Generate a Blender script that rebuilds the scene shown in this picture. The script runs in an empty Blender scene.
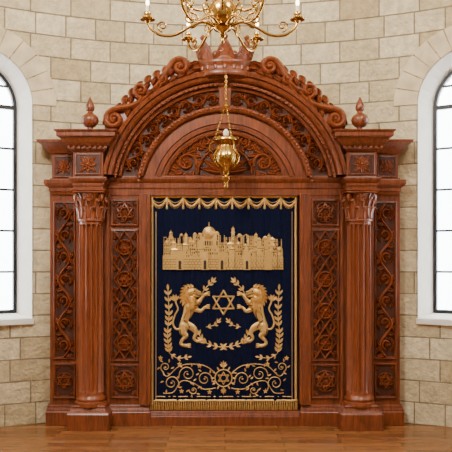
import bpy, bmesh, math, random
from mathutils import Vector, Matrix
random.seed(7)
pi=math.pi; sin=math.sin; cos=math.cos
D=9.0; F=720.0; H=2.04
def S(y): return (D+y)/F
def X(px,y=-0.12): return (px-225)*S(y)
def Z(py,y=-0.12): return H+(260-py)*S(y)
SC=bpy.context.scene.collection

# ---------------- mesh builder ----------------
class MB:
    def __init__(s): s.v=[]; s.f=[]
    def add(s,v,f):
        n=len(s.v); s.v+=[tuple(p) for p in v]; s.f+=[tuple(i+n for i in q) for q in f]
    def box(s,x0,x1,y0,y1,z0,z1):
        v=[(x,y,z) for z in (z0,z1) for y in (y0,y1) for x in (x0,x1)]
        s.add(v,[(0,2,3,1),(4,5,7,6),(0,1,5,4),(2,6,7,3),(0,4,6,2),(1,3,7,5)])
    def grid(s,rows,cu=False,cap0=False,cap1=False):
        m=len(rows[0]); v=[p for r in rows for p in r]; f=[]
        for i in range(len(rows)-1):
            for j in range(m if cu else m-1):
                k=(j+1)%m
                f.append((i*m+j,i*m+k,(i+1)*m+k,(i+1)*m+j))
        if cap0: f.append(tuple(range(m)))
        if cap1: f.append(tuple((len(rows)-1)*m+j for j in range(m)))
        s.add(v,f)
    def lathe(s,prof,cx,cy,n=32,sy=1.0):
        rows=[[(cx+r*cos(2*pi*j/n),cy+sy*r*sin(2*pi*j/n),z) for j in range(n)] for r,z in prof]
        s.grid(rows,True,True,True)
    def rings(s,x0,x1,yf,yb,prof):
        rows=[[(x0-o,yb,z),(x0-o,yf-o,z),(x1+o,yf-o,z),(x1+o,yb,z)] for o,z in prof]
        s.grid(rows,True,True,True)
    def mirror(s):
        n=len(s.v)
        s.v+=[(-x,y,z) for x,y,z in s.v]
        s.f+=[tuple(reversed([i+n for i in q])) for q in s.f]
    def obj(s,name,mat,parent=None,smooth=False,bevel=0,disp=None,solid=0,recalc=True):
        me=bpy.data.meshes.new(name)
        vv=s.v if disp is None else [(x,y+disp(x,z),z) for x,y,z in s.v]
        me.from_pydata(vv,[],s.f)
        if recalc:
            bm=bmesh.new(); bm.from_mesh(me)
            bmesh.ops.recalc_face_normals(bm,faces=bm.faces); bm.to_mesh(me); bm.free()
        o=bpy.data.objects.new(name,me); SC.objects.link(o)
        me.materials.append(mat)
        if smooth:
            me.polygons.foreach_set('use_smooth',[True]*len(me.polygons))
            try:
                me.set_sharp_from_angle(angle=math.radians(50))
            except Exception: pass
        if bevel:
            b=o.modifiers.new('bev','BEVEL'); b.width=bevel; b.segments=2; b.limit_method='ANGLE'
        if solid:
            b=o.modifiers.new('sol','SOLIDIFY'); b.thickness=solid
        if parent: o.parent=parent
        return o
def empty(name,loc=(0,0,0)):
    e=bpy.data.objects.new(name,None); SC.objects.link(e); return e
I=lambda u,v:(u,v)
def cr(pts,n=6):
    out=[]; P=[pts[0]]+list(pts)+[pts[-1]]
    for i in range(1,len(P)-2):
        a,b,c,d=P[i-1],P[i],P[i+1],P[i+2]
        for k in range(n):
            t=k/n
            out.append(tuple(0.5*((2*q)+(-p+r)*t+(2*p-5*q+4*r-w)*t*t+(-p+3*q-3*r+w)*t**3) for p,q,r,w in zip(a,b,c,d)))
    out.append(tuple(pts[-1])); return out
def tube2(mb,pts,w,y,h,M=I,k=4,cap=True):
    n=len(pts)
    ws=list(w) if isinstance(w,(list,tuple)) else [w]*n
    wm=max(ws); rows=[]
    T=[]
    for i in range(n):
        a=pts[max(0,i-1)]; b=pts[min(n-1,i+1)]
        dx,dz=b[0]-a[0],b[1]-a[1]; l=math.hypot(dx,dz) or 1
        T.append((dx/l,dz/l))
    seq=[(pts[i][0],pts[i][1],ws[i],T[i]) for i in range(n)]
    if cap:
        a=seq[0]; b=seq[-1]
        seq=[(a[0]-a[3][0]*a[2]*.9,a[1]-a[3][1]*a[2]*.9,a[2]*.08,a[3]),(a[0]-a[3][0]*a[2]*.5,a[1]-a[3][1]*a[2]*.5,a[2]*.75,a[3])]+seq+[(b[0]+b[3][0]*b[2]*.5,b[1]+b[3][1]*b[2]*.5,b[2]*.75,b[3]),(b[0]+b[3][0]*b[2]*.9,b[1]+b[3][1]*b[2]*.9,b[2]*.08,b[3])]
    for (u,v,wi,t) in seq:
        r=[]
        for j in range(k+1):
            a=pi*j/k; o=cos(a)*wi
            x,z=M(u-t[1]*o,v+t[0]*o)
            r.append((x,y-h*sin(a)*(max(wi,1e-6)/wm)**.6,z))
        rows.append(r)
    mb.grid(rows)
def leaf(mb,u,v,ang,L,W,y,h,M=I,bend=0,n=6):
    rows=[]
    for i in range(n+1):
        t=i/n; a=ang+bend*t
        w=W*(sin(pi*min(1,t*.93+.05))**.8)*(1.1-.3*t)
        if i==n: w=W*.03
        r=[]
        for o,hh in ((-1,0),(-.55,.9),(0,.45),(.55,.9),(1,0)):
            x,z=M(u-sin(a)*o*w,v+cos(a)*o*w)
            r.append((x,y-h*hh*(.35+.65*sin(pi*(.15+.75*t))),z))
        rows.append(r)
        u+=cos(a)*L/n; v+=sin(a)*L/n
    mb.grid(rows)
def dome(mb,u,v,r,y,h,M=I,n=10):
    rows=[]
    for i in range(4):
        a=i/3*pi/2*.97; rr=r*cos(a)
        rows.append([(lambda p:(p[0],y-h*sin(a),p[1]))(M(u+rr*cos(2*pi*j/n),v+rr*sin(2*pi*j/n))) for j in range(n)])
    mb.grid(rows,True,False,True)
def rosette(mb,u,v,r,y,h,M=I,n=6,a0=0):
    for i in range(n):
        a=a0+2*pi*i/n
        leaf(mb,u+cos(a)*r*.15,v+sin(a)*r*.15,a,r*.85,r*.34,y,h*.7,M,n=4)
    dome(mb,u,v,r*.3,y,h,M,8)
def spiral(c,R,r,turns,a0,d,n=22):
    return [(c[0]+(R+(r-R)*(i/n)**.85)*cos(a0+d*turns*2*pi*i/n),c[1]+(R+(r-R)*(i/n)**.85)*sin(a0+d*turns*2*pi*i/n)) for i in range(n+1)]
def rinceau(mb,M,L,W,n,y,h,start=1,vw=.14):
    l=L/n
    pts=[(L*i/(n*10),start*.66*W*sin(pi*i/10)) for i in range(n*10+1)]
    tube2(mb,pts,W*vw,y,h,M)
    for i in range(n):
        sg=start*(-1)**i; c=((i+.56)*l,-sg*.12*W)
        R=min(.6*W,.44*l)
        sp=spiral(c,R,R*.3,1.0,pi-sg*.3,-sg)
        m=len(sp); tube2(mb,sp,[W*vw*(1.1-.4*j/m) for j in range(m)],y,h,M)
        rosette(mb,c[0],c[1],R*.55,y-h*.2,h*1.1,M,5)
        for k in range(6):
            a=-sg*(.2+.42*k)
            leaf(mb,c[0]+R*.95*cos(a),c[1]+R*.95*sin(a),a-sg*.7,R*.8,R*.30,y,h*.9,M,bend=-sg*.6,n=4)
        leaf(mb,i*l+l*.12,sg*W*.15,sg*2.2,W*.85,W*.27,y,h,M,bend=-sg*1.0)
        leaf(mb,(i+.5)*l,sg*W*.6,sg*.7,l*.32,W*.26,y,h,M,bend=-sg*.5)
        leaf(mb,(i+.45)*l,sg*W*.62,sg*2.4,l*.30,W*.25,y,h,M,bend=sg*.5)
def lattice(mb,M,L,W,n,y,h):
    l=L/n
    for sg in (1,-1):
        tube2(mb,[(L*i/(n*10),sg*.90*W*(1-abs((i/10)%1*2-1))) for i in range(n*10+1)],W*.075,y,h,M)
        tube2(mb,[(L*i/(n*10),sg*.90*W*abs((i/10)%1*2-1)) for i in range(n*10+1)],W*.075,y,h,M)
    for i in range(n):
        c=(i+.5)*l; r=min(W*.62,l*.38)
        tube2(mb,[(c+r*cos(2*pi*k/20),r*sin(2*pi*k/20)) for k in range(21)],W*.085,y,h*1.1,M)
        rosette(mb,c,0,r*.9,y-.003,h*1.2,M,8)
        for sg in (1,-1):
            for q in (-1,1):
                uu=c+q*l*.30; vv=sg*W*.70
                for k in (-.6,0,.6): leaf(mb,uu,vv,math.atan2(sg*.9,q*.6)+k,W*.36,W*.13,y,h*.8,M,n=4)
    for i in range(n+1):
        if 0<i<n:
            rosette(mb,i*l,0,W*.36,y,h,M,4,pi/4)
        for sg in (1,-1):
            if 0<i<n:
                rosette(mb,i*l,sg*W*.86,W*.22,y,h,M,4,0)
                for d in (1,-1): leaf(mb,i*l,sg*W*.45,sg*pi/2+d*1.2,W*.3,W*.11,y,h*.8,M,n=4)
def star(mb,u,v,r,w,y,h,M=I):
    for a0 in (pi/2,-pi/2):
        p=[(u+r*cos(a0+k*2*pi/3),v+r*sin(a0+k*2*pi/3)) for k in range(4)]
        for k in range(3): tube2(mb,[p[k],((p[k][0]+p[k+1][0])/2,(p[k][1]+p[k+1][1])/2),p[k+1]],w,y,h,M,k=3)
def starpanel(mb,M,L,W,y,h):
    r=min(W,L/2)*.82
    for a0 in (0,pi):
        p=[(L/2+r*cos(a0+k*2*pi/3),r*sin(a0+k*2*pi/3)) for k in range(4)]
        for k in range(3): tube2(mb,[p[k],((p[k][0]+p[k+1][0])/2,(p[k][1]+p[k+1][1])/2),p[k+1]],r*.11,y,h*1.2,M,k=3)
    rosette(mb,L/2,0,r*.46,y,h,M,6)
    tube2(mb,[(L/2+r*1.08*cos(2*pi*i/32),r*1.08*sin(2*pi*i/32)) for i in range(33)],r*.06,y,h*.7,M)
    for a in range(6):
        an=a*pi/3+pi/6
        leaf(mb,L/2+r*.62*cos(an),r*.62*sin(an),an,r*.38,r*.14,y,h*.8,M,n=4)
    for su in (1,-1):
        for sv in (1,-1):
            cu,cv=L/2+su*L*.46,sv*W*.95
            for d in (-.6,0,.6): leaf(mb,cu,cv,math.atan2(-sv,-su)+d,r*.45,r*.15,y,h*.8,M,n=4)
def pframe(mb,x0,x1,z0,z1,y,w,h):
    rows=[]
    for o,dy in ((0,0),(0.002,-h*.8),(w*.3,-h),(w*.5,-h*.6),(w*.8,-h*.7),(w,0)):
        rows.append([(x0+o,y+dy,z0+o),(x1-o,y+dy,z0+o),(x1-o,y+dy,z1-o),(x0+o,y+dy,z1-o)])
    mb.grid(rows,True)
def tube3(mb,pts,r,n=8,closed=False):
    pts=[Vector(p) for p in pts]; m=len(pts); rs=r if isinstance(r,(list,tuple)) else [r]*m
    rows=[]; up=None
    for i in range(m):
        a=pts[(i-1)%m if closed else max(0,i-1)]; b=pts[(i+1)%m if closed else min(m-1,i+1)]
        t=(b-a).normalized()
        if up is None:
            up=t.cross(Vector((0,0,1)));
            if up.length<.05: up=t.cross(Vector((1,0,0)))
            up.normalize()
        else:
            up=(up-t*up.dot(t)).normalized()
        w=t.cross(up)
        rows.append([tuple(pts[i]+(up*cos(2*pi*j/n)+w*sin(2*pi*j/n))*rs[i]) for j in range(n)])
    if closed: rows.append(rows[0]); mb.grid(rows,True)
    else: mb.grid(rows,True,True,True)

# ---------------- materials ----------------
def mat(name):
    m=bpy.data.materials.new(name); m.use_nodes=True
    nt=m.node_tree; b=nt.nodes['Principled BSDF']; return m,nt,b
def N(nt,t,**k):
    n=nt.nodes.new(t)
    for a,v in k.items(): setattr(n,a,v)
    return n
def ramp(nt,cols):
    r=N(nt,'ShaderNodeValToRGB'); e=r.color_ramp.elements
    while len(e)<len(cols): e.new(.5)
    for i,(p,c) in enumerate(cols): e[i].position=p; e[i].color=(*c,1)
    return r
def wood(name,c1,c2,rough=.34,scale=(14,14,1.6),coat=.25):
    m,nt,b=mat(name)
    tc=N(nt,'ShaderNodeTexCoord'); mp=N(nt,'ShaderNodeMapping'); mp.inputs['Scale'].default_value=scale
    no=N(nt,'ShaderNodeTexNoise'); no.inputs['Scale'].default_value=2.6; no.inputs['Detail'].default_value=7; no.inputs['Distortion'].default_value=.8
    nt.links.new(tc.outputs['Object'],mp.inputs[0]); nt.links.new(mp.outputs[0],no.inputs['Vector'])
    r=ramp(nt,[(.32,c1),(.66,c2)]); nt.links.new(no.outputs[0],r.inputs[0]); nt.links.new(r.outputs[0],b.inputs['Base Color'])
    b.inputs['Roughness'].default_value=rough
    b.inputs['Coat Weight'].default_value=coat; b.inputs['Coat Roughness'].default_value=.2
    bp=N(nt,'ShaderNodeBump'); bp.inputs['Strength'].default_value=.10; bp.inputs['Distance'].default_value=.004
    nt.links.new(no.outputs[0],bp.inputs['Height']); nt.links.new(bp.outputs[0],b.inputs['Normal'])
    return m
WOOD=wood('mahogany',(.095,.021,.006),(.25,.058,.016))
WOODC=wood('mahogany_carved',(.16,.036,.010),(.28,.069,.020),.31)
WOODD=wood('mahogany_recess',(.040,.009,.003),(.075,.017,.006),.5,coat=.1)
def simple(name,c,rough=.5,metal=0,noise=0,nscale=200,bump=0):
    m,nt,b=mat(name); b.inputs['Base Color'].default_value=(*c,1); b.inputs['Roughness'].default_value=rough; b.inputs['Metallic'].default_value=metal
    tc=N(nt,'ShaderNodeTexCoord'); no=N(nt,'ShaderNodeTexNoise'); no.inputs['Scale'].default_value=nscale; no.inputs['Detail'].default_value=4
    nt.links.new(tc.outputs['Object'],no.inputs['Vector'])
    r=ramp(nt,[(.3,tuple(x*(1-noise) for x in c)),(.7,tuple(min(1,x*(1+noise)) for x in c))])
    nt.links.new(no.outputs[0],r.inputs[0]); nt.links.new(r.outputs[0],b.inputs['Base Color'])
    if bump:
        bp=N(nt,'ShaderNodeBump'); bp.inputs['Strength'].default_value=bump; bp.inputs['Distance'].default_value=.003
        nt.links.new(no.outputs[0],bp.inputs['Height']); nt.links.new(bp.outputs[0],b.inputs['Normal'])
    return m
GOLD=simple('gold_embroidery',(.74,.46,.15),.36,.6,.35,260,.5)
NAVY=simple('navy_velvet',(.003,.005,.022),.95,0,.3,60,.2)
NAVY.node_tree.nodes['Principled BSDF'].inputs['Specular IOR Level'].default_value=.12
BRASS=simple('polished_brass',(.60,.37,.11),.2,1,.12,8)
PLASTER=simple('cream_plaster',(.84,.80,.72),.8,0,.04,6,.1)
IRON=simple('black_iron',(.015,.016,.02),.45,.3,.1,30)
CANDLE=simple('candle_wax',(.85,.80,.66),.5,0,.03,30)
m,nt,b=mat('bulb_glow'); b.inputs['Base Color'].default_value=(1,.85,.6,1); b.inputs['Emission Color'].default_value=(1,.75,.4,1); b.inputs['Emission Strength'].default_value=14; GLOW=m
m,nt,b=mat('window_glass')
gl=N(nt,'ShaderNodeBsdfGlossy'); gl.inputs['Roughness'].default_value=.02; tr=N(nt,'ShaderNodeBsdfTransparent'); mx=N(nt,'ShaderNodeMixShader'); mx.inputs[0].default_value=.06
nt.links.new(tr.outputs[0],mx.inputs[1]); nt.links.new(gl.outputs[0],mx.inputs[2]); nt.links.new(mx.outputs[0],nt.nodes['Material Output'].inputs[0]); GLASS=m

YC=-5.0; R=5.5
def stone(name):
    m,nt,b=mat(name); L=nt.links.new
    g=N(nt,'ShaderNodeNewGeometry'); sp=N(nt,'ShaderNodeSeparateXYZ'); L(g.outputs['Position'],sp.inputs[0])
    ad=N(nt,'ShaderNodeMath',operation='ADD'); ad.inputs[1].default_value=-YC; L(sp.outputs[1],ad.inputs[0])
    at=N(nt,'ShaderNodeMath',operation='ARCTAN2'); L(sp.outputs[0],at.inputs[0]); L(ad.outputs[0],at.inputs[1])
    mu=N(nt,'ShaderNodeMath',operation='MULTIPLY'); mu.inputs[1].default_value=R; L(at.outputs[0],mu.inputs[0])
    cb=N(nt,'ShaderNodeCombineXYZ'); L(mu.outputs[0],cb.inputs[0]); L(sp.outputs[2],cb.inputs[1])
    br=N(nt,'ShaderNodeTexBrick'); L(cb.outputs[0],br.inputs['Vector'])
    br.offset=.5; br.squash=.75; br.squash_frequency=3
    for k,v in (('Scale',1),('Brick Width',.50),('Row Height',.27),('Mortar Size',.009),('Mortar Smooth',.3),('Bias',0)): br.inputs[k].default_value=v
    br.inputs['Color1'].default_value=(.54,.42,.24,1); br.inputs['Color2'].default_value=(.80,.69,.47,1); br.inputs['Mortar'].default_value=(.31,.24,.145,1)
    no=N(nt,'ShaderNodeTexNoise'); no.inputs['Scale'].default_value=9; no.inputs['Detail'].default_value=9; no.inputs['Roughness'].default_value=.7; L(g.outputs['Position'],no.inputs['Vector'])
    r=ramp(nt,[(.3,(.68,.66,.61)),(.7,(1.12,1.12,1.12))]); L(no.outputs[0],r.inputs[0])
    mx=N(nt,'ShaderNodeMix',data_type='RGBA',blend_type='MULTIPLY'); mx.inputs[0].default_value=1; L(br.outputs['Color'],mx.inputs[6]); L(r.outputs[0],mx.inputs[7])
    L(mx.outputs[2],b.inputs['Base Color']); b.inputs['Roughness'].default_value=.85
    n2=N(nt,'ShaderNodeTexNoise'); n2.inputs['Scale'].default_value=22; n2.inputs['Detail'].default_value=8; L(g.outputs['Position'],n2.inputs['Vector'])
    inv=N(nt,'ShaderNodeMath',operation='MULTIPLY_ADD'); inv.inputs[1].default_value=-1.5; L(br.outputs['Fac'],inv.inputs[0]); L(n2.outputs[0],inv.inputs[2])
    bp=N(nt,'ShaderNodeBump'); bp.inputs['Strength'].default_value=.9; bp.inputs['Distance'].default_value=.03; L(inv.outputs[0],bp.inputs['Height']); L(bp.outputs[0],b.inputs['Normal'])
    return m
STONE=stone('limestone_blocks')
VOUS=simple('limestone_voussoir',(.68,.56,.36),.85,0,.2,5,.5)

def floormat():
    m,nt,b=mat('oak_planks'); L=nt.links.new
    g=N(nt,'ShaderNodeNewGeometry')
    br=N(nt,'ShaderNodeTexBrick'); L(g.outputs['Position'],br.inputs['Vector'])
    for k,v in (('Scale',1),('Brick Width',1.3),('Row Height',.14),('Mortar Size',.005),('Bias',0)): br.inputs[k].default_value=v
    br.inputs['Color1'].default_value=(.20,.072,.020,1); br.inputs['Color2'].default_value=(.34,.14,.042,1); br.inputs['Mortar'].default_value=(.04,.014,.006,1)
    mp=N(nt,'ShaderNodeMapping'); mp.inputs['Scale'].default_value=(1.5,18,1); L(g.outputs['Position'],mp.inputs[0])
    no=N(nt,'ShaderNodeTexNoise'); no.inputs['Scale'].default_value=3; no.inputs['Detail'].default_value=6; L(mp.outputs[0],no.inputs['Vector'])
    r=ramp(nt,[(.3,(.6,.56,.5)),(.7,(1.1,1.1,1.1))]); L(no.outputs[0],r.inputs[0])
    mx=N(nt,'ShaderNodeMix',data_type='RGBA',blend_type='MULTIPLY'); mx.inputs[0].default_value=1; L(br.outputs['Color'],mx.inputs[6]); L(r.outputs[0],mx.inputs[7])
    L(mx.outputs[2],b.inputs['Base Color']); b.inputs['Roughness'].default_value=.22
    return m
FLOOR=floormat()

# ---------------- room ----------------
mb=MB(); mb.box(-6.2,6.2,-12.3,1.2,-.15,0); mb.obj('floor',FLOOR)
mb=MB(); mb.box(-6.2,6.2,-12.3,1.2,7.2,7.4); mb.obj('ceiling',PLASTER)
def wp(phi,r,z): return (r*sin(phi),YC+r*cos(phi),z)
mb=MB(); rows=[]
for i in range(97):
    ph=math.radians(-84+168*i/96)
    rows.append([wp(ph,R,0),wp(ph,R,7.2),wp(ph,R+.5,7.2),wp(ph,R+.5,0)])
mb.grid(rows,True,True,True)
wall=mb.obj('wall_back',STONE)
for s,nm in ((-1,'wall_left'),(1,'wall_right')):
    mb=MB(); a,bb=sorted((s*5.47,s*5.97)); mb.box(a,bb,-12,-4.43,0,7.2); mb.obj(nm,STONE)
mb=MB(); mb.box(-5.97,5.97,-12.3,-12,0,7.2); mb.obj('wall_front',PLASTER)
ZB,ZS=1.315,3.97
def archpts(w,zb,zs,n=20):
    p=[(-w,zb)]+[(-w*cos(pi*i/n),zs+w*sin(pi*i/n)) for i in range(n+1)]+[(w,zb)]
    return p
def win(idx,ang):
    ph=math.radians(ang)
    O=Vector((R*sin(ph),YC+R*cos(ph),0)); Nn=Vector((sin(ph),cos(ph),0)); T=Vector((cos(ph),-sin(ph),0))
    def W(t,d,z): return tuple(O+T*t+Nn*d+Vector((0,0,z)))
    def sec(d,e=0):
        k=min(max(d/.3,-1),1); w=.65-.10*k+e; return archpts(w,ZB+.05*max(k,-1)-e,ZS)
    c=MB(); c.grid([[W(t,d,z) for t,z in sec(d)] for d in (-.25,.3,.9)],True,True,True)
    co=c.obj('cutter',PLASTER)
    md=wall.modifiers.new('b%d'%idx,'BOOLEAN'); md.operation='DIFFERENCE'; md.object=co; md.solver='EXACT'
    root=empty('window_%d'%idx)
    mb=MB(); rows=[]
    a=sec(0,-.004); e=sec(.3,-.004); f=sec(.42,-.004)
    rows.append([W(t,-(R-math.sqrt(R*R-t*t))-.006,z) for t,z in a]); rows.append([W(t,.3,z) for t,z in e]); rows.append([W(t,.46,z) for t,z in f])
    mb.grid(rows,True); mb.obj('reveal',PLASTER,root)
    mb=MB()
    out=archpts(.545,ZB+.055,ZS,24); inn=archpts(.505,ZB+.095,ZS,24)
    mb.grid([[W(t,.27,z) for t,z in out],[W(t,.27,z) for t,z in inn],[W(t,.32,z) for t,z in inn],[W(t,.32,z) for t,z in out],[W(t,.27,z) for t,z in out]],True)
    def bar(t0,t1,z0,z1,d0=.28,d1=.31):
        v=[W(t,d,z) for z in (z0,z1) for d in (d0,d1) for t in (t0,t1)]
        mb.add(v,[(0,2,3,1),(4,5,7,6),(0,1,5,4),(2,6,7,3),(0,4,6,2),(1,3,7,5)])
    for t in (-.18,.18): bar(t-.014,t+.014,ZB+.07,ZS+math.sqrt(.52**2-t*t))
    z=ZS
    bar(-.53,.53,ZS-.025,ZS+.025,.272,.318)
    while z>ZB+.5:
        z-=.52; bar(-.53,.53,z-.013,z+.013)
    bar(-.48,.48,ZS+.25,ZS+.275)
    mb.obj('iron_frame',IRON,root)
    mb=MB(); g=archpts(.53,ZB+.07,ZS,24); mb.grid([[W(t,.293,z) for t,z in g],[W(t,.298,z) for t,z in g]],True,True,True); mb.obj('glass',GLASS,root)
    mb=MB(); n=13
    def ws(t,z,d):
        p=ph+t/R; return wp(p,R+d,z)
    for i in range(n):
        a0=pi*i/n+.008; a1=pi*(i+1)/n-.008; K=4
        r0,r1=.652,.95
        rows=[]
        for k in range(K+1):
            a=a0+(a1-a0)*k/K
            rows.append([ws(-r*cos(a),ZS+r*sin(a),d) for r,d in ((r0,.03),(r0,-.010),(r0+.008,-.016),(r1-.008,-.016),(r1,-.010),(r1,.03))])
        mb.grid(rows,True,True,True)
    mb.obj('voussoirs',VOUS,root,recalc=True)
    mb=MB(); mb.grid([[W(t,d,z) for t,z in ((-.66,ZB-.07),(.66,ZB-.07),(.66,ZB+.0),(-.66,ZB+.0))] for d in (-.075,.0)],True,True,True)
    mb.obj('sill',PLASTER,root,bevel=.006)
    return co
cuts=[win(1,-32.6),win(2,32.6),win(3,-64),win(4,64)]
bpy.context.view_layer.update()
dg=bpy.context.evaluated_depsgraph_get()
nm=bpy.data.meshes.new_from_object(wall.evaluated_get(dg)); wall.modifiers.clear(); wall.data=nm
for c in cuts: bpy.data.objects.remove(c)

# ---------------- torah ark ----------------
ark=empty('torah_ark')
F_=MB(); C_=MB(); K_=MB(); KC=MB(); P_=MB(); PC=MB()
YO=-.10; YI=-.14; YP=-.42
F_.box(X(50,YO),X(78,YO),YO,.03,0,Z(178,YO))
F_.box(X(76,YI),X(149,YI),YI,.10,0,Z(178,YI))
def base(mbb,px0,px1,yf,yb,top,proj=.03):
    z1=Z(top,yf)
    mbb.rings(X(px0,yf),X(px1,yf),yf,yb,[(proj,0),(proj,z1*.62),(proj*.75,z1*.66),(proj*.75,z1*.72),(proj*.3,z1*.84),(proj*.3,z1*.9),(0,z1*.98),(0,z1)])
base(F_,48,78,YO,.0,404,.025)
base(F_,108,148,YI,.0,404,.03)
base(C_,149,301,-.125,.1,411,.02)
F_.rings(X(72,-.4),X(104,-.4),-.37,-.1,[(.06,0),(.06,Z(415,YP)),(.05,Z(413.5,YP)),(.02,Z(411,YP)),(.01,Z(409,YP)),(.015,Z(407,YP)),(.0,Z(406,YP))])
# column
cx=(X(91,-.22)); cy=-.22; r0=X(104,-.22)-cx
zb=Z(406,-.3); zt=Z(220,-.3)
col=MB()
zz=zb
col.lathe([(r0*1.22,zz),(r0*1.24,zz+.02),(r0*1.22,zz+.045),(r0*1.1,zz+.05),(r0*1.06,zz+.06),(r0*1.12,zz+.07),(r0*1.14,zz+.085),(r0*1.1,zz+.1),(r0*1.0,zz+.11),(r0*.97,zz+.14)],cx,cy,40)
n=168; rows=[]
for zf,k in ((0,0),(.02,0),(.03,1),(.5,1),(.965,1),(.975,0),(1,0)):
    rr=r0*(.97-.07*zf); z=zb+.12+(zt-zb-.12)*zf
    row=[]
    for j in range(n):
        a=2*pi*j/n+pi/2; fl=max(0,abs(sin(a*7))-.25)/.75; d=k*r0*.26*(fl**.6)
        row.append((cx+(rr-d)*cos(a),cy+(rr-d)*sin(a),z))
    rows.append(row)
col.grid(rows,True)
zc0=zt; zc1=Z(190,-.3); hc=zc1-zc0
col.lathe([(r0*.92,zc0-.02),(r0*1.02,zc0-.015),(r0*1.04,zc0),(r0*1.02,zc0+.012),(r0*.88,zc0+.015),(r0*.86,zc0+hc*.4),(r0*.95,zc0+hc*.75),(r0*1.1,zc0+hc*.88),(r0*1.1,zc0+hc*.9)],cx,cy,32)
for tier,(z0,hh,nn,ao,cu) in enumerate(((.03,.48,10,0,.05),(.06,.74,10,pi/10,.06))):
    for i in range(nn):
        a=ao+2*pi*i/nn; rows=[]
        for t in range(8):
            tt=t/7; w=.20*(sin(pi*(.25+.62*tt)))*(1+.25*(t%2))
            rr=r0*.9+cu*tt**3+.012
            z=zc0+hc*(z0+hh*(tt if tt<.88 else .88-(tt-.88)*1.2))
            if tt>.88: rr+=.008
            rows.append([(cx+(rr+b)*cos(a+o*w),cy+(rr+b)*sin(a+o*w),z) for o,b in ((-1,-.004),(-.5,.012),(0,.004),(.5,.012),(1,-.004))])
        col.grid(rows)
for q in range(4):
    a=pi/4+q*pi/2; e=(cos(a),sin(a))
    base_=[(r0*.95,hc*.5),(r0*1.05,hc*.68),(r0*1.2,hc*.84)]
    sp=[(u,v) for u,v in base_]+spiral((r0*1.22,hc*.72),hc*.13,hc*.03,1.4,pi/2,-1,16)
    tube3(col,[(cx+u*e[0],cy+u*e[1],zc0+v) for u,v in sp],[.016]*3+[.016-.0005*i for i in range(17)],6)
for q in range(4):
    a=q*pi/2
    for sg in (1,-1):
        sp=spiral((sg*.035,hc*.74),hc*.10,hc*.02,1.3,pi/2,sg*1,14)
        rr=r0*1.12
        tube3(col,[(cx+rr*cos(a)-u*sin(a),cy+rr*sin(a)+u*cos(a),zc0+v) for u,v in sp],.009,5)
col.rings(cx-r0*1.12,cx+r0*1.12,cy-r0*1.12,cy+r0*1.12,[(0,zc1-hc*.12),(.015,zc1-hc*.1),(.015,zc1-hc*.05),(.03,zc1-hc*.03),(.03,zc1)])
col.mirror(); col.obj('columns',WOODC,ark,smooth=True)
# entablature
za=Z(190,-.35); zb1=Z(178,-.35); zb2=Z(151,-.4); zb3=Z(131,-.45)
x0=cx-.19; x1=cx+.19
F_.rings(x0,x1,-.41,.0,[(-.01,za),(-.01,za+.04),(.0,za+.045),(.0,za+.08),(.02,za+.095),(.035,za+.12),(.035,zb1),(-.01,zb1+.01),(-.01,zb2-.01),(.01,zb2),(.03,zb2+.02),(.03,zb2+.045),(.055,zb2+.055),(.09,zb2+.09),(.12,zb2+.14),(.155,zb2+.155),(.155,zb2+.20),(.175,zb2+.215),(.18,zb3)])
for i in range(8):
    xx=x0-.03+i*(x1-x0+.06)/7.0
    F_.box(xx-.014,xx+.014,-.475,-.44,zb2+.022,zb2+.05)
zo0=Z(192,-.15); zo1=Z(180,-.15); zo2=Z(154,-.15); zo3=Z(141,-.22)
F_.rings(X(52,-.12),X(78,-.12),-.13,.02,[(0,zo0-.03),(.01,zo0),(.03,zo0+.01),(.03,zo0+.05),(.06,zo0+.07),(.08,zo0+.10),(.08,zo1),(.0,zo1+.01),(.0,zo2),(.03,zo2+.01),(.05,zo2+.05),(.09,zo2+.09),(.13,zo2+.12),(.15,zo2+.13),(.15,zo3),(.16,zo3+.01)])
C_.rings(X(106,-.16),X(344,-.16),-.15,.1,[(0,Z(195.5,-.16)),(.0,Z(189,-.16)),(.012,Z(188,-.16)),(.012,Z(183,-.16)),(.03,Z(181.5,-.16)),(.045,Z(179,-.16)),(.045,Z(176.5,-.16)),(.01,Z(175,-.16))])
F_.box(X(139.5,YI),X(150.5,YI),-.175,.0,Z(404),Z(194))
F_.box(X(142.5,YI),X(147,YI),-.19,.0,Z(404),Z(194))
F_.box(X(107,YI),X(110,YI),-.165,.0,Z(404),Z(194))
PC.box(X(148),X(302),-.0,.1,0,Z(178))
def panel(px0,px1,py0,py1,y,kind,n=4):
    xa,xb=X(px0,y),X(px1,y); zt_,zb_=Z(py0,y),Z(py1,y)
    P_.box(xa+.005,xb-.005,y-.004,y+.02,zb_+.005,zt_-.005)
    pframe(F_,xa,xb,zb_,zt_,y-.001,.030,.034)
    xc=(xa+xb)/2; W=(xb-xa)/2-.030; L=zt_-zb_-.062; zo=zb_+.031
    M=lambda u,v:(xc+v,zo+u)
    yy=y-.004
    if kind=='r': rinceau(K_,M,L,W,n,yy,.048)
    if kind=='l': lattice(K_,M,L,W,n,yy,.044)
    if kind=='s': starpanel(K_,M,L,W,yy,.036)
panel(53.5,76,201,359,YO,'r',7)
panel(53.5,76,363,398,YO,'s')
panel(111,139,199,226,YI,'s')
panel(111,139,229,361,YI,'l',4)
panel(111,139,364,398,YI,'s')
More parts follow.
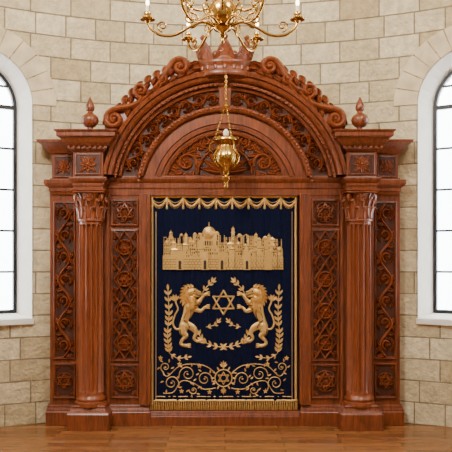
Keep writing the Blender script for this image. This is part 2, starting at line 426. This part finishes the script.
def rpanel(xa,xb,za_,zb_,y):
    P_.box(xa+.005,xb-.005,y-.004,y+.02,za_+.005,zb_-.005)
    pframe(F_,xa,xb,za_,zb_,y-.001,.022,.018)
    xc=(xa+xb)/2; zc=(za_+zb_)/2; r=min(xb-xa,zb_-za_)/2-.025
    rosette(K_,xc,zc,r,y-.004,.03,n=8); rosette(K_,xc,zc,r*.6,y-.015,.03,n=8,a0=.4)
    for a in (1,3,5,7): leaf(K_,xc+r*1.25*cos(a*pi/4),zc+r*1.25*sin(a*pi/4),a*pi/4+pi,r*.5,r*.18,y-.004,.02,n=4)
rpanel(x0+.035,x1-.035,zb1+.03,zb2-.03,-.40)
rpanel(X(54,-.13),X(73,-.13),zo1+.03,zo2-.02,-.13)
# finials
zf=zb3; fx=cx; fy=-.28; q=.0121
fin=MB()
fin.lathe([(8*q,zf),(8*q,zf+2*q),(6*q,zf+3*q),(3.2*q,zf+4.5*q),(3.2*q,zf+6*q),(5.5*q,zf+7*q),(8*q,zf+10*q),(8.8*q,zf+13*q),(8*q,zf+16.5*q),(5*q,zf+19*q),(2.8*q,zf+20.5*q),(2.6*q,zf+22*q),(4*q,zf+23*q),(4.6*q,zf+26*q),(3.6*q,zf+30*q),(1.6*q,zf+34*q),(.3*q,zf+36.5*q)],fx,fy,28)
fin.mirror(); fin.obj('finials',WOOD,ark,smooth=True)
# arch
sA=S(-.2); ZC=Z(196,-.2); zclip=Z(176,-.2)
def arc(mbb,prof,n=72,clip=zclip):
    rows=[]
    for i in range(n+1):
        t=i/n; row=[]
        for r,y in prof:
            rr=r*sA; a=math.asin((clip-ZC)/rr); th=a+(pi-2*a)*t
            row.append((rr*cos(th),y,ZC+rr*sin(th)))
        rows.append(row)
    mbb.grid(rows,False)
A=MB()
arc(A,[(62,-.12),(62,-.17),(64,-.19),(66,-.19),(66.3,-.165),(67,-.165),(67.3,-.21),(71,-.215),(71.3,-.18),(72.5,-.18),(73,-.20),(82,-.20),(82.3,-.18),(83.5,-.18),(84,-.23),(86,-.25),(89,-.25),(90,-.23),(91,-.18),(105,-.18),(105.5,-.23),(107.5,-.24),(107.8,-.22),(108.6,-.22),(109,-.285),(111.5,-.29),(111.8,-.26),(112.6,-.26),(113,-.315),(115,-.34),(117,-.35),(117.3,-.33),(118,-.33),(118.4,-.37),(122,-.385),(122,.1)],n=96)
A.obj('arch_mouldings',WOOD,ark,smooth=True)
bd=MB()
for i in range(64):
    a=.17+(pi-.34)*i/63
    for r_,yy,rr in ((87.5,-.248,1.5),(110.2,-.286,1.2)):
        dome(bd,r_*sA*cos(a),ZC+r_*sA*sin(a),rr*sA,yy,.018,n=8)
bd.obj('arch_beading',WOODC,ark,smooth=True)
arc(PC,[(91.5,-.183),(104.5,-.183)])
def disc(mbb,r,y0,y1,n=60):
    rr=r*sA; a=math.asin((zclip-ZC)/rr)
    p=[(rr*cos(a+(pi-2*a)*i/n),ZC+rr*sin(a+(pi-2*a)*i/n)) for i in range(n+1)]
    mbb.grid([[(x,y0,z) for x,z in p],[(x,y1,z) for x,z in p]],True,True,True)
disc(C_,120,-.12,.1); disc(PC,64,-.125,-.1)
rm=98*sA; th0=pi-math.asin((zclip-ZC)/rm)-.06; th1=pi/2+.07
Mv=lambda u,v:((rm+v)*cos(th0-u/rm),ZC+(rm+v)*sin(th0-u/rm))
rinceau(K_,Mv,(th0-th1)*rm,7.0*sA,9,-.183,.055,vw=.17)
C_.rings(-.06,.06,-.24,-.1,[(0,ZC+84*sA),(.015,ZC+86*sA),(.0,ZC+88*sA),(.02,ZC+107*sA),(.04,ZC+110*sA)])
def tymp():
    y=-.125; zb_=zclip+.03
    c=(0,zb_+.02)
    for i in range(9):
        a=pi*(i+.5)/9; leaf(KC,c[0]+.05*cos(a),c[1]+.05*sin(a),a,.25+.04*sin(a),.042,y,.055)
    dome(KC,0,zb_+.03,.06,y,.07,n=14)
    tube2(KC,[(.33*cos(pi*i/24),zb_+.33*sin(pi*i/24)) for i in range(25)],.014,y,.04)
    rr=59*sA
    for i in range(1,36):
        a=.42+(pi-.84)*i/36; leaf(KC,(rr-.0)*cos(a),ZC+(rr-.0)*sin(a),a+pi+.0,.075,.024,y,.025,n=4)
    for s in (1,-1):
        Mx=lambda u,v:(s*u,v)
        sp=spiral((.47,zb_+.14),.125,.03,1.5,pi*1.1,-1); tube2(KC,sp,[.022-.0004*i for i in range(len(sp))],y,.045,Mx)
        rosette(KC,.47,zb_+.14,.075,y,.05,Mx,6)
        for k in range(11):
            a=k*.57; leaf(KC,.47+.12*cos(a),zb_+.14+.12*sin(a),a+.8,.11,.034,y,.04,Mx,bend=.6,n=5)
        sp=spiral((.24,zb_+.40),.075,.02,1.4,-pi*.5,1); tube2(KC,sp,.017,y,.04,Mx)
        rosette(KC,.24,zb_+.40,.045,y,.04,Mx,5)
        for k in range(9):
            a=k*.7; leaf(KC,.24+.07*cos(a),zb_+.40+.07*sin(a),a+.8,.08,.026,y,.035,Mx,bend=.6,n=4)
        for k in range(5):
            leaf(KC,.62-.02*k,zb_+.0+.045*k,.1+.2*k,.10,.027,y,.03,Mx,n=4)
            leaf(KC,.36,zb_+.25+.02*k,.2+.4*k,.12,.025,y,.03,Mx,bend=.4,n=4)
    for k in (-1,0,1): leaf(KC,0,zb_+.36,pi/2+k*.5,.17,.04,y,.05)
tymp()
# crest
CR=MB(); 
def pol(a,r): return (r*sA*cos(a),ZC+r*sA*sin(a))
aL=pi-math.atan2(196-124,112); aH=pi/2+.19
rows=[]
nn=60
for i in range(nn+1):
    t=i/nn; a=aL+(aH-aL)*t
    h=10+2.5*abs(sin(t*pi*3.5+.4))+3*sin(pi*t)
    if t>.93: h*=(1-t)/.07*.6+.4
    p0=pol(a,118); p1=pol(a,121+h)
    rows.append([(p0[0],-.1,p0[1]),(p0[0],-.26,p0[1]),(p1[0],-.24,p1[1]),(p1[0],-.1,p1[1])])
CR.grid(rows,True,True,True)
Lc=(aL-aH)*130*sA; rmc=130*sA
Mc=lambda u,v:((rmc+v)*cos(aL-u/rmc),ZC+(rmc+v)*sin(aL-u/rmc))
yk=-.25; e=sA
def cs(cu,cv,Rr,turn,a0,d,lead,w):
    sp=spiral((cu,cv),Rr*e,2.0*e,turn,a0,d,26)
    P=cr(lead+[sp[0]],5)[:-1]+sp; m=len(P)
    tube2(CR,P,[w*e*(.55+.45*min(1,i/8))*(1-.45*max(0,i/m-.4)) for i in range(m)],yk,.09,Mc,k=6)
    dome(CR,cu,cv,2.8*e,yk,.10,Mc)
cs(4*e,3*e,9.5,1.5,.7,1,[(Lc*.42,-5*e),(Lc*.32,-5*e),(Lc*.22,-1*e)],3.4)
cs(Lc*.40,3*e,7.5,1.3,-2.2,-1,[(Lc*.22,-6*e),(Lc*.30,-5*e)],2.6)
cs(Lc*.82,5*e,9.0,1.4,2.4,-1,[(Lc*.48,-3*e),(Lc*.58,-1*e),(Lc*.68,5*e)],3.2)
cs(Lc*.62,1*e,5.5,1.2,-2.2,1,[(Lc*.48,-6*e),(Lc*.55,-6*e)],2.0)
for i in range(9):
    t=i/8; u=Lc*(.13+.72*t)
    leaf(CR,u,4*e+sin(pi*t)*1.5*e,1.25,9*e,4.4*e,yk+.02,.06,Mc,bend=-1.6,n=7)
    leaf(CR,u+3*e,1*e,1.0,10*e,3.0*e,yk-.01,.06,Mc,bend=-1.5,n=7)
    leaf(CR,u,-5*e,.5,11*e,3.0*e,yk-.01,.06,Mc,bend=-.7,n=6)
for k in range(5): leaf(CR,4*e+8*e*cos(2.0+.5*k),3*e+8*e*sin(2.0+.5*k),2.9+.5*k,7*e,2.6*e,yk+.02,.05,Mc,bend=.8)
leaf(CR,Lc*.92,0,0.1,12*e,4*e,yk,.07,Mc,bend=-.5)
leaf(CR,Lc*.92,4*e,0.3,9*e,3*e,yk,.07,Mc,bend=-.8)
CR.mirror(); CR.obj('crest_scrolls',WOODC,ark,smooth=True)
# crown
W=MB(); yc_=-.24; s=S(-.3)*1.1; sv=s*1.12
zb0=Z(77,-.3); n=96; rows=[]
C_.rings(-.33,.33,-.34,-.05,[(0,ZC+119*sA),(.0,zb0-.02),(.03,zb0-.01),(.03,zb0+.005)])
prof=[(22,0),(23,1),(23,3),(21.5,4),(21.5,9),(23,10),(23,12),(21.5,13)]
rows=[[(r*s*cos(2*pi*j/n),yc_+.62*r*s*sin(2*pi*j/n),zb0+z*sv) for j in range(n)] for r,z in prof]
for k in range(1,7):
    t=k/6; row=[]
    for j in range(n):
        a=2*pi*j/n; pk=abs(cos(a*4))**1.4
        h=13+ (2+13*pk)*t; r=21.5+6*t**1.5*(.6+.4*pk)
        row.append((r*s*cos(a),yc_+.62*r*s*sin(a),zb0+h*sv))
    rows.append(row)
W.grid(rows,True)
W.obj('crown_body',WOOD,ark,smooth=True,solid=.02)
W=MB()
for k in range(8):
    a=2*pi*k/8; r=28
    px_,py_=r*s*cos(a),yc_+.62*r*s*sin(a); zt_=zb0+29.5*sv
    W.lathe([(.005,zt_-.035),(.025,zt_-.025),(.038,zt_),(.025,zt_+.025),(.004,zt_+.036)],px_,py_,10)
    for d in (-1,0,1):
        tube3(W,[((21.8+5.6*t**1.5)*s*cos(a+d*.16*t),yc_+.62*(21.8+5.6*t**1.5)*s*sin(a+d*.16*t),zb0+(13+(15-abs(d)*5)*t)*sv) for t in (0,.3,.6,1)],[.012,.018,.016,.008],6)
    for d in (-1,1):
        cc=[]
        for t in range(12):
            an=t/11*2*pi*1.1; q_=(2.6-1.6*t/11)
            ua=a+d*(.13+.0)+ (q_*sin(an)*d)/24.; hz_=20+q_*cos(an)
            rr_=24.6; cc.append((rr_*s*cos(ua),yc_+.62*rr_*s*sin(ua)-.008,zb0+hz_*sv))
        tube3(W,cc,.009,5)
    a2=a+pi/8
    W.lathe([(.003,zb0+15*sv),(.024,zb0+16*sv),(.024,zb0+18*sv),(.003,zb0+19.5*sv)],23.5*s*cos(a2),yc_+.62*23.5*s*sin(a2),8)
for k in range(16):
    a=2*pi*k/16; W.lathe([(.004,zb0+4.2*sv),(.030,zb0+5.2*sv),(.030,zb0+7.8*sv),(.004,zb0+8.8*sv)],21.8*s*cos(a),yc_+.62*21.8*s*sin(a),8)
W.lathe([(20*s,zb0+12*sv),(18*s,zb0+17*sv),(12*s,zb0+21*sv),(5*s,zb0+24*sv),(2*s,zb0+25*sv),(2*s,zb0+26*sv),(4*s,zb0+28.5*sv),(2*s,zb0+31*sv),(.3*s,zb0+32*sv)],0,yc_,24,.62)
W.obj('crown_ornaments',WOODC,ark,smooth=True)

F_.mirror(); K_.mirror(); P_.mirror()
F_.obj('frame_sides',WOOD,ark,bevel=.004)
C_.obj('frame_centre',WOOD,ark,bevel=.004)
K_.obj('carved_panels',WOODC,ark,smooth=True)
KC.obj('tympanum_carving',WOODC,ark,smooth=True)
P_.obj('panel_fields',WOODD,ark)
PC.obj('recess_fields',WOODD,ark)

# ---------------- curtain ----------------
cur=empty('ark_curtain')
yC=-.085
def fold(x,z):
    k=.35+.65*min(1,abs(x)/.8)
    return .010*k*sin(x*2*pi/.17+.4*sin(z*1.3))+.004*sin(x*2*pi/.071+z*.6)
cX=lambda px:X(px,yC); cZ=lambda py:Z(py,yC)
x0c,x1c=cX(150.5),cX(297.5)
mb=MB(); rows=[]
for i in range(41):
    z=cZ(195)+(cZ(405)-cZ(195))*i/40
    rows.append([(x0c+(x1c-x0c)*j/160,yC,z) for j in range(161)])
mb.grid(rows); mb.obj('velvet_cloth',NAVY,cur,smooth=True,disp=fold,solid=-.004)
G=MB(); Mp=lambda u,v:(cX(u),cZ(v))
def line(pts,w,h=.006,y=yC-.002): tube2(G,pts,w,y,h,Mp,k=4)
def lv(u,v,a,L,Wd,h=.008,b=0): leaf(G,u,v,-a,L,Wd,yC-.002,h,Mp,bend=-b,n=4)
for px in (152.2,295.8):
    line([(px,196+i*5.2) for i in range(41)],1.3,.012)
for px in (156,292): line([(px,212+i*4.7) for i in range(41)],.45,.004)
line([(151+i*4.87,400.5) for i in range(31)],1.2,.012)
line([(156+i*4.53,396.5) for i in range(31)],.45,.004)
line([(151+i*4.87,196.6) for i in range(31)],1.5,.014)
ns=9; w0=150.8; wv=(297.2-150.8)/ns
for i in range(ns):
    a=w0+i*wv
    for dy,ww in ((0,1.0),(-2.2,.5)):
        line([(a+wv*k/10,199+dy*.5+ (7.0+dy)*sin(pi*k/10)) for k in range(11)],ww,.012,yC-.006)
    for k in range(12):
        t=(k+.5)/12; yy=199+7*sin(pi*t); line([(a+wv*t,yy),(a+wv*t,yy+1.3),(a+wv*t,yy+2.8)],.35,.008,yC-.006)
for i in range(ns+1):
    a=min(max(w0+i*wv,152),296)
    line([(a,198),(a,201),(a,204)],1.3,.02,yC-.006); line([(a,204),(a,206),(a,208.5)],[.6,1.0,1.3],.02,yC-.006)
for i in range(82):
    a=151+i*(146/81.); line([(a,401),(a+random.uniform(-.2,.2),405),(a+random.uniform(-.4,.4),409.5)],[.45,.6,.7],.012)
G.obj('gold_trim',GOLD,cur,smooth=True,disp=fold)
# cityscape
G=MB(); DK=MB()
def cont(x):
    pts=[(163,240),(168,238),(174,240),(182,238),(190,239),(200,236),(218,236),(226,238),(240,239),(250,240),(262,242),(272,241),(279,243),(283,245)]
    for (a,b),(c,d) in zip(pts,pts[1:]):
        if a<=x<=c: return b+(d-b)*(x-a)/(c-a)
    return 242
def bx(u0,u1,v0,v1,d,m=None):
    (m or G).box(cX(u0),cX(u1),yC-d,yC,cZ(v1),cZ(v0))
bx(163.5,282.5,247,268,.004)
for lay,(dep,off,wlo,whi) in enumerate(((.008,-2,4,7),(.016,5,5,9),(.024,12,5,9))):
    x=163.5
    while x<281:
        w=random.uniform(wlo,whi); x2=min(x+w,283)
        top=cont((x+x2)/2)+off+random.uniform(-2.0,2.0)
        bx(x+.3,x2-.3,top,267,dep)
        k=random.random()
        if k<.3: dome(G,(x+x2)/2,top,(w)*.34,yC,dep+.006,Mp)
        elif k<.65:
            q=x+.3
            while q<x2-.8: bx(q,q+.9,top-1.2,top,dep); q+=1.8
        elif k<.78:
            hm=(x+x2)/2
            G.add([(cX(x),yC,cZ(top)),(cX(x2),yC,cZ(top)),(cX(hm),yC,cZ(top-2.5)),(cX(x),yC-dep,cZ(top)),(cX(x2),yC-dep,cZ(top)),(cX(hm),yC-dep,cZ(top-2.5))],[(0,1,2),(3,4,5),(0,2,5,3),(2,1,4,5),(0,1,4,3)])
        bx(x+.25,x2-.25,top+.7,top+1.15,dep+.001,DK)
        bx(x2-.3,x2+.1,top,267,dep-.001,DK)
        vv=top+2.4
        while vv<top+11 and vv<256:
            q=x+1
            while q<x2-1.4:
                if random.random()<.85: bx(q,q+.95,vv,vv+1.9,dep+.001,DK)
                q+=2.1
            vv+=3.6
        x=x2
bx(201,217,233,246,.02); dome(G,209,233,6.8,yC,.045,Mp,24); line([(209,226.5),(209,224.5),(209,222.5)],.5,.012)
bx(199,219,240,248,.026)
for i in range(8): bx(200.3+i*2.3,201.5+i*2.3,241,245.5,.027,DK)
for i in range(6): bx(202+i*2.4,203.2+i*2.4,234,237,.021,DK)
for tx,tt in ((171,233),(186,235),(233,229),(256,235),(269,236)):
    bx(tx-1.5,tx+1.5,tt,262,.019); bx(tx-2,tx+2,tt+3,tt+4,.021); dome(G,tx,tt,1.7,yC,.025,Mp,10); line([(tx,tt-1),(tx,tt-2),(tx,tt-2.8)],.3,.01)
    for q in (6,11,16): bx(tx-.4,tx+.4,tt+q,tt+q+2,.020,DK)
bx(163,283,257,269.5,.030)
q=163.
while q<282.6: bx(q,q+1.3,255.4,257,.030); q+=2.4
for i in range(4):
    bx(163.2,282.8,259.2+i*2.6,259.5+i*2.6,.0305,DK)
    q=164+(i%2)*1.6
    while q<282: bx(q,q+.25,259.5+i*2.6,259.5+(i+1)*2.6-.3,.0305,DK); q+=3.2
for gx in (180,205,222,247,268):
    bx(gx-3.5,gx+3.5,252,269.8,.036); 
    for j in range(4): bx(gx-3.5+j*2,gx-2.5+j*2,250.8,252,.036)
    bx(gx-1.3,gx+1.3,261,269.2,.037,DK); dome(DK,gx,261,1.3,yC,.037,Mp,10)
G.obj('cityscape',GOLD,cur,disp=fold); DK.obj('cityscape_windows',simple('dark_thread',(.035,.017,.008),.8),cur,disp=fold)
# star, wreath, branches, vines
G=MB()
star(G,223.5,302.5,12,.95,yC-.003,.012,Mp)
def branch(pts,n,L,Wd):
    P=cr(pts,8); line(P,.5,.007)
    m=len(P)
    for k in range(n):
        i=int((k+.5)/n*(m-1)); i2=min(i+1,m-1); i1=max(i2-1,0)
        a=math.atan2(-(P[i2][1]-P[i1][1]),P[i2][0]-P[i1][0])
        for sg in (1,-1):
            lv(P[i][0],P[i][1],a+sg*.75,L,Wd,.010,-sg*.3)
    a=math.atan2(-(P[-1][1]-P[-2][1]),P[-1][0]-P[-2][0]); lv(P[-1][0],P[-1][1],a,L,Wd,.010)
cxm=223.5
for sg in (1,-1):
    f=lambda u:cxm+sg*u
    branch([(f(-3),347),(f(9),346),(f(20),341),(f(25),333)],6,5.6,1.3)
    branch([(f(22),299),(f(20),291),(f(14),284),(f(11),281)],4,5.2,1.25)
    branch([(f(17),327),(f(9),325),(f(5),321)] ,3,4.2,1.1)
    branch([(f(54),353),(f(56),335),(f(54.5),315),(f(55.5),290)],11,6.2,1.5)
    branch([(f(53),354),(f(46),358),(f(36),357)],3,4.6,1.15)
    for (c,v,r,a0,d,tn) in ((19,379,8,2.8,1,1.3),(36,374,8.5,0.2,-1,1.3),(52,383,8,2.6,1,1.3),(58,367,5.5,1.2,-1,1.2),(30,390,4.5,0,1,1.1)):
        sp=spiral((c,v),r,r*.28,tn,a0,d,22); P=[(f(u),w) for u,w in sp]; line(P,[.58-.009*i for i in range(23)],.009)
        dome(G,f(c),v,1.1,yC-.002,.014,Mp,8)
        for k in range(5):
            aa=a0+d*k*1.15; u=c+r*cos(aa); w=v+r*sin(aa)
            an=math.atan2(-sin(aa),sg*cos(aa)); lv(f(u),w,an+.5,3.9,.95,.010,.4)
    line(cr([(f(8),388),(f(20),389),(f(30),383),(f(42),381),(f(50),392),(f(60),393)],6),.5,.009)
    line(cr([(f(9),372),(f(18),366),(f(30),364),(f(44),366),(f(56),376),(f(62),370)],6),.5,.009)
    for u,w in ((24,366),(14,392),(44,364),(42,391),(63,358)):
        for k in range(5): lv(f(u),w,k*2*pi/5+.3,2.6,.85,.010)
        dome(G,f(u),w,.7,yC-.003,.014,Mp,8)
line([(cxm+8.5*cos(2*pi*i/28),378+8.5*sin(2*pi*i/28)) for i in range(29)],.65,.010)
star(G,cxm,378,6,.6,yC-.003,.010,Mp)
for k in range(12):
    a=k*pi/6; lv(cxm+9*cos(a),378-9*sin(a),a,4,1.1,.010)
for k in (-2,-1,0,1,2): lv(cxm,367,pi/2+k*.45,7-abs(k),1.2,.010); lv(cxm,389,-pi/2+k*.5,5.5-abs(k),1.2,.010)
G.obj('embroidered_vines_and_star',GOLD,cur,smooth=True,disp=fold)
# lions
G=MB(); DK=MB()
def lion(c0,c1,f):
    M=lambda u,v:(cX(c0+f*u),cZ(c1-v))
    def T(pts,h=.02,y=0,n=5):
        q=cr(pts,n); tube2(G,[(a[0],a[1]) for a in q],[max(.3,a[2]*.86) for a in q],yC-.002-y,h,M,k=8)
    T([(-8,-13,1.2),(-14,-14,1.2),(-17,-8,1.1),(-15,0,1.0),(-12,6,1.0),(-14,12,1.1),(-15,16,1.5)],.012)
    for k in (-.7,-.2,.3,.8): leaf(G,-15,14,pi/2+k,7,1.5,yC-.004,.014,M)
    T([(1,8,3.4),(7,5,2.8),(11,4,2.1),(14,7,1.7),(17,8,2.3)],.016)
    T([(-4,-9,4.4),(3,-13,4.0),(6,-18,2.4),(4,-23,1.7),(7,-26,1.8),(11,-26,2.1)],.017)
    T([(1,17,6.5),(0,10,7.0),(-2,2,5.8),(-5,-5,4.6),(-6,-11,5.8),(-6,-14,5.0)],.034)
    T([(-6,-10,5.2),(-7,-17,4.6),(-4,-21,2.9),(-8,-25,1.9),(-9,-29,1.8),(-5,-30.5,2.1),(-2,-30.5,2.0)],.034,.004)
    T([(2,13,4.2),(8,13,3.1),(11,16,2.3),(14,20,1.9),(17,21,2.5)],.030,.006)
    for (a,b) in ((18,21.5),(18,8.5),(-1,-30.5),(12,-26)):
        for k in (-1,0,1): T([(a-1,b+k*1.4,.8),(a+1,b+k*1.6,.8),(a+2,b+k*1.6-.3,.4)],.014,.008,3)
    for ring,(rr,Ln,yy) in enumerate(((5.5,8,.012),(3.0,7.5,.020),(1.,7,.028))):
        for k in range(15):
            a=pi*.42+k*(pi*1.28)/14
            leaf(G,1+rr*cos(a),18.5+rr*1.25*sin(a),a+.25,Ln*(.85+.15*sin(a*2.3)**2),1.6,yC-yy,.022,M,bend=.9,n=5)
    for k in range(7): leaf(G,3-k*.7,14-k*.9,-pi/2+.2-k*.1,8,1.5,yC-.030,.018,M,bend=.3)
    T([(-1,22,4.4),(2,23.5,4.8),(5,23.3,4.0),(7.5,22,2.9),(10,21.3,2.5)],.038,.018)
    T([(4,19.5,1.6),(7,19,1.4),(9,18.8,1.2)],.026,.018)
    T([(4,25.5,1.0),(7.5,24.3,.9),(10.7,23,1.0)],.012,.048)
    dome(G,-1.5,28,1.9,yC-.02,.03,M,10); dome(G,2.3,28.6,1.6,yC-.02,.026,M,10)
    dome(DK,4.6,24.0,.85,yC-.051,.007,M,8); dome(DK,11.3,22.7,.9,yC-.04,.014,M,8)
    tube2(DK,[(6.5,20.3),(8.5,19.9),(10.8,20.1)],.4,yC-.044,.008,M)
    tube2(DK,[(-1.6,28.2),(-1.5,27.5)],.6,yC-.049,.003,M)
    for p in ([(-6,-5),(-2,-8),(0,-13)],[(-3,8),(-4,2),(-6,-3)],[(3,9.5),(7,9.7),(10,12.5)],[(1,6),(1,0),(-1,-5)],[(-10,-14),(-9,-19),(-7,-21)]):
        tube2(DK,cr(p,5),.35,yC-.036,.006,M)
lion(190,315,1); lion(257,315,-1)
G.obj('embroidered_lions',GOLD,cur,smooth=True,disp=fold); DK.obj('lion_features',bpy.data.materials['dark_thread'],cur,disp=fold)

# ---------------- eternal lamp ----------------
lamp=empty('eternal_lamp'); yl=-.55; s=S(yl); lz=lambda py:Z(py,yl)
lx=X(226,yl)
mb=MB()
tube3(mb,[(0,-.33,lz(78)),(lx*.5,-.42,lz(74)),(lx,-.52,lz(73)),(lx,yl,lz(76))],[.014,.013,.011,.009],8)
def link(c,ax,r=.017,h=.026,w=.0042):
    p=[]
    for k in range(12):
        a=2*pi*k/12; o=r*.6*cos(a); v=h*.72*sin(a)
        p.append((c[0]+(o if ax else 0)+0,c[1]+(0 if ax else o),c[2]+v))
    tube3(mb,p,w,5,True)
z=lz(77); i=0
while z>lz(104): link((lx,yl,z),i%2==0,.019,.027,.0055); z-=.028; i+=1
mb.lathe([(.004,lz(103)),(.03,lz(104.5)),(.045,lz(107)),(.02,lz(108)),(.012,lz(110)),(.004,lz(111))],lx,yl,16)
for k in range(3):
    a=-pi/2+k*2*pi/3+.5
    e=(lx+11.5*s*cos(a),yl+11.5*s*sin(a),lz(140)); st=(lx+.02*cos(a),yl+.02*sin(a),lz(108))
    for j in range(17):
        t=(j+.5)/17
        link(tuple(st[q]+(e[q]-st[q])*t for q in range(3)),j%2==0,.014,.021,.0048)
prof=[(0.5,136),(11.5,137.5),(13,139),(13,141),(11,142.5),(8,146),(9.5,150),(12.5,155),(12.5,159),(11,163),(8,167),(5,170),(3.5,173),(3,175),(5,177),(4.5,180),(2.5,182),(2,184),(3,186),(2,188.5),(.3,190)]
mb.lathe([(r*s,lz(p)) for r,p in prof],lx,yl,32)
for k in range(12):
    a=2*pi*k/12
    tube3(mb,[(lx+r*s*cos(a),yl+r*s*sin(a),lz(p)) for r,p in ((8.2,146),(10,150.5),(12.9,155),(12.9,159),(11.3,163),(8,167))],.007,5)
    mb.lathe([(.002,lz(139)),(.012,lz(139)+.006),(.002,lz(139)+.022)],lx+12.5*s*cos(a),yl+12.5*s*sin(a),6)
for k in range(3):
    a=-pi/2+k*2*pi/3+.5
    tube3(mb,[(lx+r*s*cos(a),yl+r*s*sin(a),lz(p)) for r,p in ((12,142),(16,144),(16.5,150),(13.5,152))],.008,6)
mb.obj('lamp_body_and_chains',BRASS,lamp,smooth=True)
mb=MB(); mb.lathe([(2*s,lz(137)),(3*s,lz(134)),(3*s,lz(132)),(1*s,lz(129))],lx,yl,12); mb.obj('lamp_light',CANDLE,lamp,smooth=True)

# ---------------- chandelier ----------------
ch=empty('chandelier'); yh=-2.5; s=S(yh); hz=lambda py:Z(py,yh); hx=X(222.5,yh)
mb=MB()
prof=[(.3,44),(1.8,43),(2.4,41),(1.5,39),(1.3,38),(3,37),(3.4,35.5),(2.2,34),(3,32.5),(8,30.5),(9.5,28.5),(6,26.5),(5,25.5),(10,24),(13.5,18),(14.5,12),(13.5,6),(10,0),(5,-2),(3.5,-5),(6,-7),(6,-9),(3,-11),(2.5,-20),(6,-24),(8,-30),(5,-36),(2.5,-40),(2,-46),(5,-49),(2,-52),(2,-66)]
mb.lathe([(r*s,hz(p)) for r,p in prof],hx,yh,32)
tube3(mb,[(hx,yh,hz(-64)),(hx,yh,6.0),(hx,yh,7.18)],.014,8)
mb.lathe([(.02,7.0),(.09,7.08),(.12,7.19)],hx,yh,20)
wax=MB(); gl=MB()
def arm(a,R_,zcup,pts,cw=1.0):
    e=(cos(a),sin(a))
    Q=cr(pts,6)
    tube3(mb,[(hx+u*s*e[0],yh+u*s*e[1],hz(v)) for u,v in Q],1.6*s*cw,8)
    sp=spiral((R_*.42,zcup-2),9*cw,2*cw,1.4,pi*.5,1,20)
    tube3(mb,[(hx+u*s*e[0],yh+u*s*e[1],hz(v)) for u,v in sp],1.1*s*cw,6)
    sp=spiral((R_*.80,zcup+5),6*cw,1.5*cw,1.3,pi*.5,-1,18)
    tube3(mb,[(hx+u*s*e[0],yh+u*s*e[1],hz(v)) for u,v in sp],.9*s*cw,6)
    ax,ay=hx+R_*s*e[0],yh+R_*s*e[1]
    mb.lathe([(r*s*cw,hz(zcup)+v*s) for r,v in ((1,-3),(2,-2),(3,0),(7.5,1),(8,2.2),(7,2.2),(3,1.6),(2.2,3),(3.6,5),(3.8,8),(3,9),(2,9))],ax,ay,20)
    wax.lathe([(1.7*s,hz(zcup)+8*s),(1.7*s,hz(zcup)+15*s),(.6*s,hz(zcup)+15.5*s)],ax,ay,12)
    gl.lathe([(.8*s,hz(zcup)+15*s),(1.9*s,hz(zcup)+17.5*s),(1.6*s,hz(zcup)+20*s),(.3*s,hz(zcup)+24*s)],ax,ay,10)
for k in range(6):
    arm(k*pi/3,75,21,[(8,26),(20,22),(33,27),(48,35),(62,35),(72,29),(75,23)])
for k in range(6):
    arm(pi/6+k*pi/3,46,-8,[(8,18),(17,12),(26,15),(36,13),(44,4),(46,-5)],.8)
mb.obj('brass_body',BRASS,ch,smooth=True); wax.obj('candles',CANDLE,ch,smooth=True); gl.obj('flame_bulbs',GLOW,ch,smooth=True)

# ---------------- lights ----------------
def light(name,t,loc,energy,col,size=1,size2=None,target=None,parent=None):
    l=bpy.data.lights.new(name,t); l.energy=energy; l.color=col
    if t=='AREA':
        l.size=size
        if size2: l.shape='RECTANGLE'; l.size_y=size2
    else: l.shadow_soft_size=size
    o=bpy.data.objects.new(name,l); SC.objects.link(o); o.location=loc
    if target: o.rotation_euler=(Vector(target)-Vector(loc)).to_track_quat('-Z','Y').to_euler()
    if parent: o.parent=parent
    return o
light('ark_fill_light','AREA',(-2.4,-5.6,6.6),430,(1,.95,.87),1.6,1.2,(0,0,2.2))  # added area light high on the left to brighten the ark, no fixture
light('ark_fill_light.001','AREA',(2.8,-4.5,6.8),170,(1,.95,.87),1.3,1.2,(0,0,2.6))  # weaker added fill from the right, likewise without a fixture
light('chandelier_glow','POINT',(hx,yh,hz(-6)+.5),40,(1,.8,.5),.25,parent=ch)
w=bpy.data.worlds.new('sky'); bpy.context.scene.world=w; w.use_nodes=True
nt=w.node_tree; bg=nt.nodes['Background']; bg.inputs[0].default_value=(.88,.94,1,1); bg.inputs[1].default_value=15

# ---------------- camera ----------------
cd=bpy.data.cameras.new('camera'); co=bpy.data.objects.new('camera',cd); SC.objects.link(co)
co.location=(0,-D,H); co.rotation_euler=(pi/2,0,0)
cd.sensor_width=36; cd.lens=F/452*36; cd.shift_x=1/452; cd.shift_y=34/452
cd.clip_end=100
bpy.context.scene.camera=co
